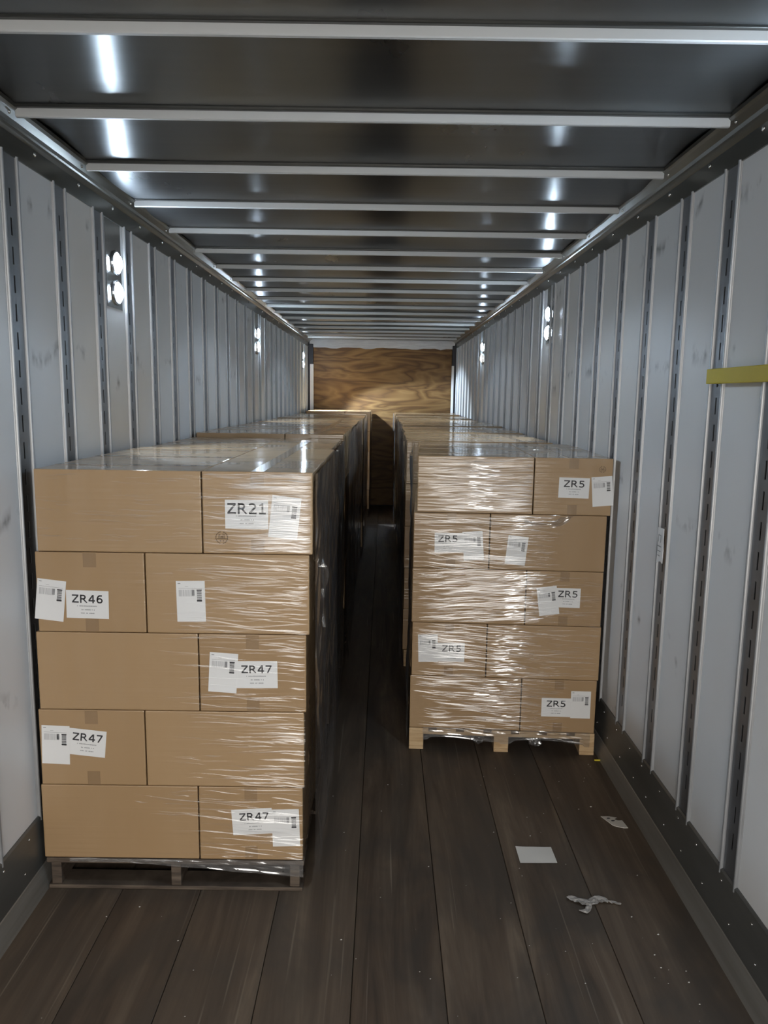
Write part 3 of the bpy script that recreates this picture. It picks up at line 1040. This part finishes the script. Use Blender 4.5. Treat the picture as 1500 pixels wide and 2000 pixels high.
# ------------------------------------------------------------------ small things
# yellow bar across the right wall posts
root = empty('wall_bar', (1.213, 2.37, 1.993))
tag(root, 'yellow flat bar fastened across the posts of the right wall', 'bar')
MB().box(-0.012, 0.012, -0.55, 0.385, -0.026, 0.026).build('bar_body', 'yellow', root, bevel=0.003)
for y in (-0.39, 0.03, 0.36):
    MB().box(0.0122, 0.0445, y - 0.012, y + 0.012, -0.02, 0.02).build('mounting_tab', 'web', root, bevel=0.002)

# torn sticker on a right wall post
m = MB()
pts = [(-0.036, 0.150), (0.034, 0.153), (0.032, 0.100), (0.038, 0.060), (0.036, 0.004), (0.010, 0.010), (-0.030, -0.004), (-0.026, 0.06), (-0.034, 0.11)]
n = len(pts)
vs = [(1.2345 - 0.003 * abs(math.sin(z * 50 + y * 20)), -y, z) for y, z in pts] + [(1.2365 - 0.003 * abs(math.sin(z * 50 + y * 20)), -y, z) for y, z in pts]
m.add(vs, [tuple(range(n)), tuple(range(2 * n - 1, n - 1, -1))] + [(i, n + i, n + (i + 1) % n, (i + 1) % n) for i in range(n)])
st = put('torn_sticker', m.mesh('torn_sticker', 'paper'), None, Matrix.Translation((0, 3.170, 1.22)))
tag(st, 'torn white paper sticker hanging on a slotted right wall post', 'sticker')
m = MB()
for y0, y1, z0, z1 in ((-0.02, 0.012, 0.118, 0.122), (-0.02, -0.014, 0.09, 0.118), (0.006, 0.012, 0.09, 0.118), (-0.026, 0.02, 0.07, 0.075), (-0.022, 0.015, 0.05, 0.054), (-0.02, 0.01, 0.03, 0.034)):
    m.add([(1.2308, -y0, z0), (1.2308, -y1, z0), (1.2308, -y1, z1), (1.2308, -y0, z1)], [(0, 1, 2, 3)])
m.build('faded_print', 'ink_grey', st, fix=False)

# paper sheet on the floor
root = put('paper_sheet', None, None, Matrix.Translation((0.718, 2.948, 0.0)) @ Matrix.Rotation(0.02, 4, 'Z'))


def sheet_fn(a, b):
    return (-0.077 + 0.154 * a, -0.056 + 0.112 * b, 0.0022 + 0.004 * (1 - a) ** 4 * b ** 2 + 0.0012 * noise.noise((a * 3, b * 3, 8)))


m = MB().grid(sheet_fn, 10, 8)
nv = len(m.v)
m.v += [(x, y, z - 0.0006) for x, y, z in m.v]
m.f += [tuple(nv + i for i in reversed(f)) for f in m.f]
bpy.data.objects.remove(root)
ps = put('paper_sheet', m.mesh('paper_sheet', 'floor_paper', smooth=True, fix=False), None, Matrix.Translation((0.718, 2.948, 0.0)) @ Matrix.Rotation(0.02, 4, 'Z'))
tag(ps, 'blank whole white paper sheet lying flat on the floor planks', 'paper')

# torn paper with two holes
cx0, cy0 = 1.126, 3.205
outer = [(-0.049, 0.046), (-0.015, 0.047), (0.022, 0.037), (0.012, 0.030), (0.006, 0.024), (0.020, 0.012), (0.040, 0.014), (0.049, -0.046), (0.030, -0.047), (0.0, -0.036), (-0.014, -0.028), (-0.030, 0.006)]
m = MB()
nn = len(outer)
m.add([(x, y, 0.0035) for x, y in outer] + [(x, y, 0.0015) for x, y in outer], [tuple(range(nn)), tuple(range(2 * nn - 1, nn - 1, -1))] + [(i, nn + i, nn + (i + 1) % nn, (i + 1) % nn) for i in range(nn)])
tp = put('torn_paper', m.mesh('torn_paper', 'floor_paper'), None, Matrix.Translation((cx0, cy0, 0)))
tag(tp, 'small torn white paper scrap with two dark holes near the right kick plate', 'paper')
for x, y in ((-0.018, 0.030), (-0.003, 0.010)):
    vs = [(x + 0.009 * math.cos(a) + 0.002 * math.sin(a), y + 0.0055 * math.sin(a), 0.0038) for a in [2 * math.pi * i / 10 for i in range(10)]]
    MB().add(vs, [tuple(range(10))]).build('hole', 'ink', tp, fix=False)

# crumpled strip of torn film
root = empty('crumpled_film', (0.87, 2.64, 0.0))
tag(root, 'crumpled strip of torn greyish film on the floor below the paper sheet', 'film scrap')
t = NT('dusty_film')
t.setp(Base_Color=t.mix(t.noise(t.coord('World'), 60, 3), (0.20, 0.18, 0.16), (0.42, 0.39, 0.36)), Roughness=0.35)
M['dusty'] = t.m


def strip(path, w, seed, root, name):
    P = [Vector((x, y, 0)) for x, y in path]

    def fn(a, b):
        s = a * (len(P) - 1)
        i = min(int(s), len(P) - 2)
        p = P[i].lerp(P[i + 1], s - i)
        d = (P[i + 1] - P[i]).normalized()
        nrm = Vector((-d.y, d.x, 0))
        ww = w * (0.6 + 0.6 * abs(noise.noise((a * 5, seed, 2)))) * (0.35 + 0.65 * math.sin(math.pi * min(.95, max(.06, a))))
        q = p + nrm * ww * (b - .5)
        return (q.x, q.y, 0.004 + 0.012 * abs(noise.noise((q.x * 50, q.y * 50, seed))) + 0.004 * abs(math.sin(b * 6 + seed)))
    return MB().grid(fn, 18, 5).build(name, 'dusty', root, smooth=False, fix=False)


strip([(-0.085, 0.028), (-0.045, 0.012), (-0.005, -0.004), (0.02, 0.014), (0.045, 0.022), (0.062, 0.0)], 0.052, 1, root, 'film_strip')
strip([(0.055, 0.010), (0.075, 0.0), (0.092, -0.002), (0.108, -0.014)], 0.022, 2, root, 'film_strip')
strip([(0.0, 0.0), (-0.02, -0.03), (-0.03, -0.05), (-0.06, -0.048)], 0.036, 3, root, 'film_strip')
strip([(-0.09, 0.022), (-0.055, 0.002), (-0.03, -0.012), (-0.005, -0.02)], 0.030, 4, root, 'film_strip')

# yellow sliver at the pine pallet's corner
ys_ = MB().box(-0.016, 0.016, -0.004, 0.004, 0.0, 0.008).build('yellow_clip', 'yellow', None, bevel=0.002)
ys_.location = (1.213, 3.80, 0.0005)
tag(ys_, 'tiny yellow plastic sliver by the corner of the pine pallet', 'scrap')

# crumbs and grit on the floor
m = MB()
r = random.Random(11)
for _ in range(110):
    x, y = r.uniform(-1.15, 1.2), r.uniform(1.9, 3.8)
    if x < -0.18 and y > 2.6:
        continue
    if r.random() < 0.5:
        x = r.uniform(0.5, 1.2)
    s = r.uniform(0.0012, 0.0042) * (1.6 if r.random() < .1 else 1)
    h = s * 0.8
    m.add([(x - s, y, 0.0005), (x, y - s * .7, 0.0005), (x + s, y + s * .3, 0.0005), (x + s * .1, y + s * .8, 0.0005), (x, y, h)], [(0, 1, 4), (1, 2, 4), (2, 3, 4), (3, 0, 4)])
cr = m.build('floor_crumbs', 'crumb', None, fix=False)
cr['kind'] = 'stuff'
tag(cr, 'pale crumbs and grit scattered on the dark floor', 'debris')
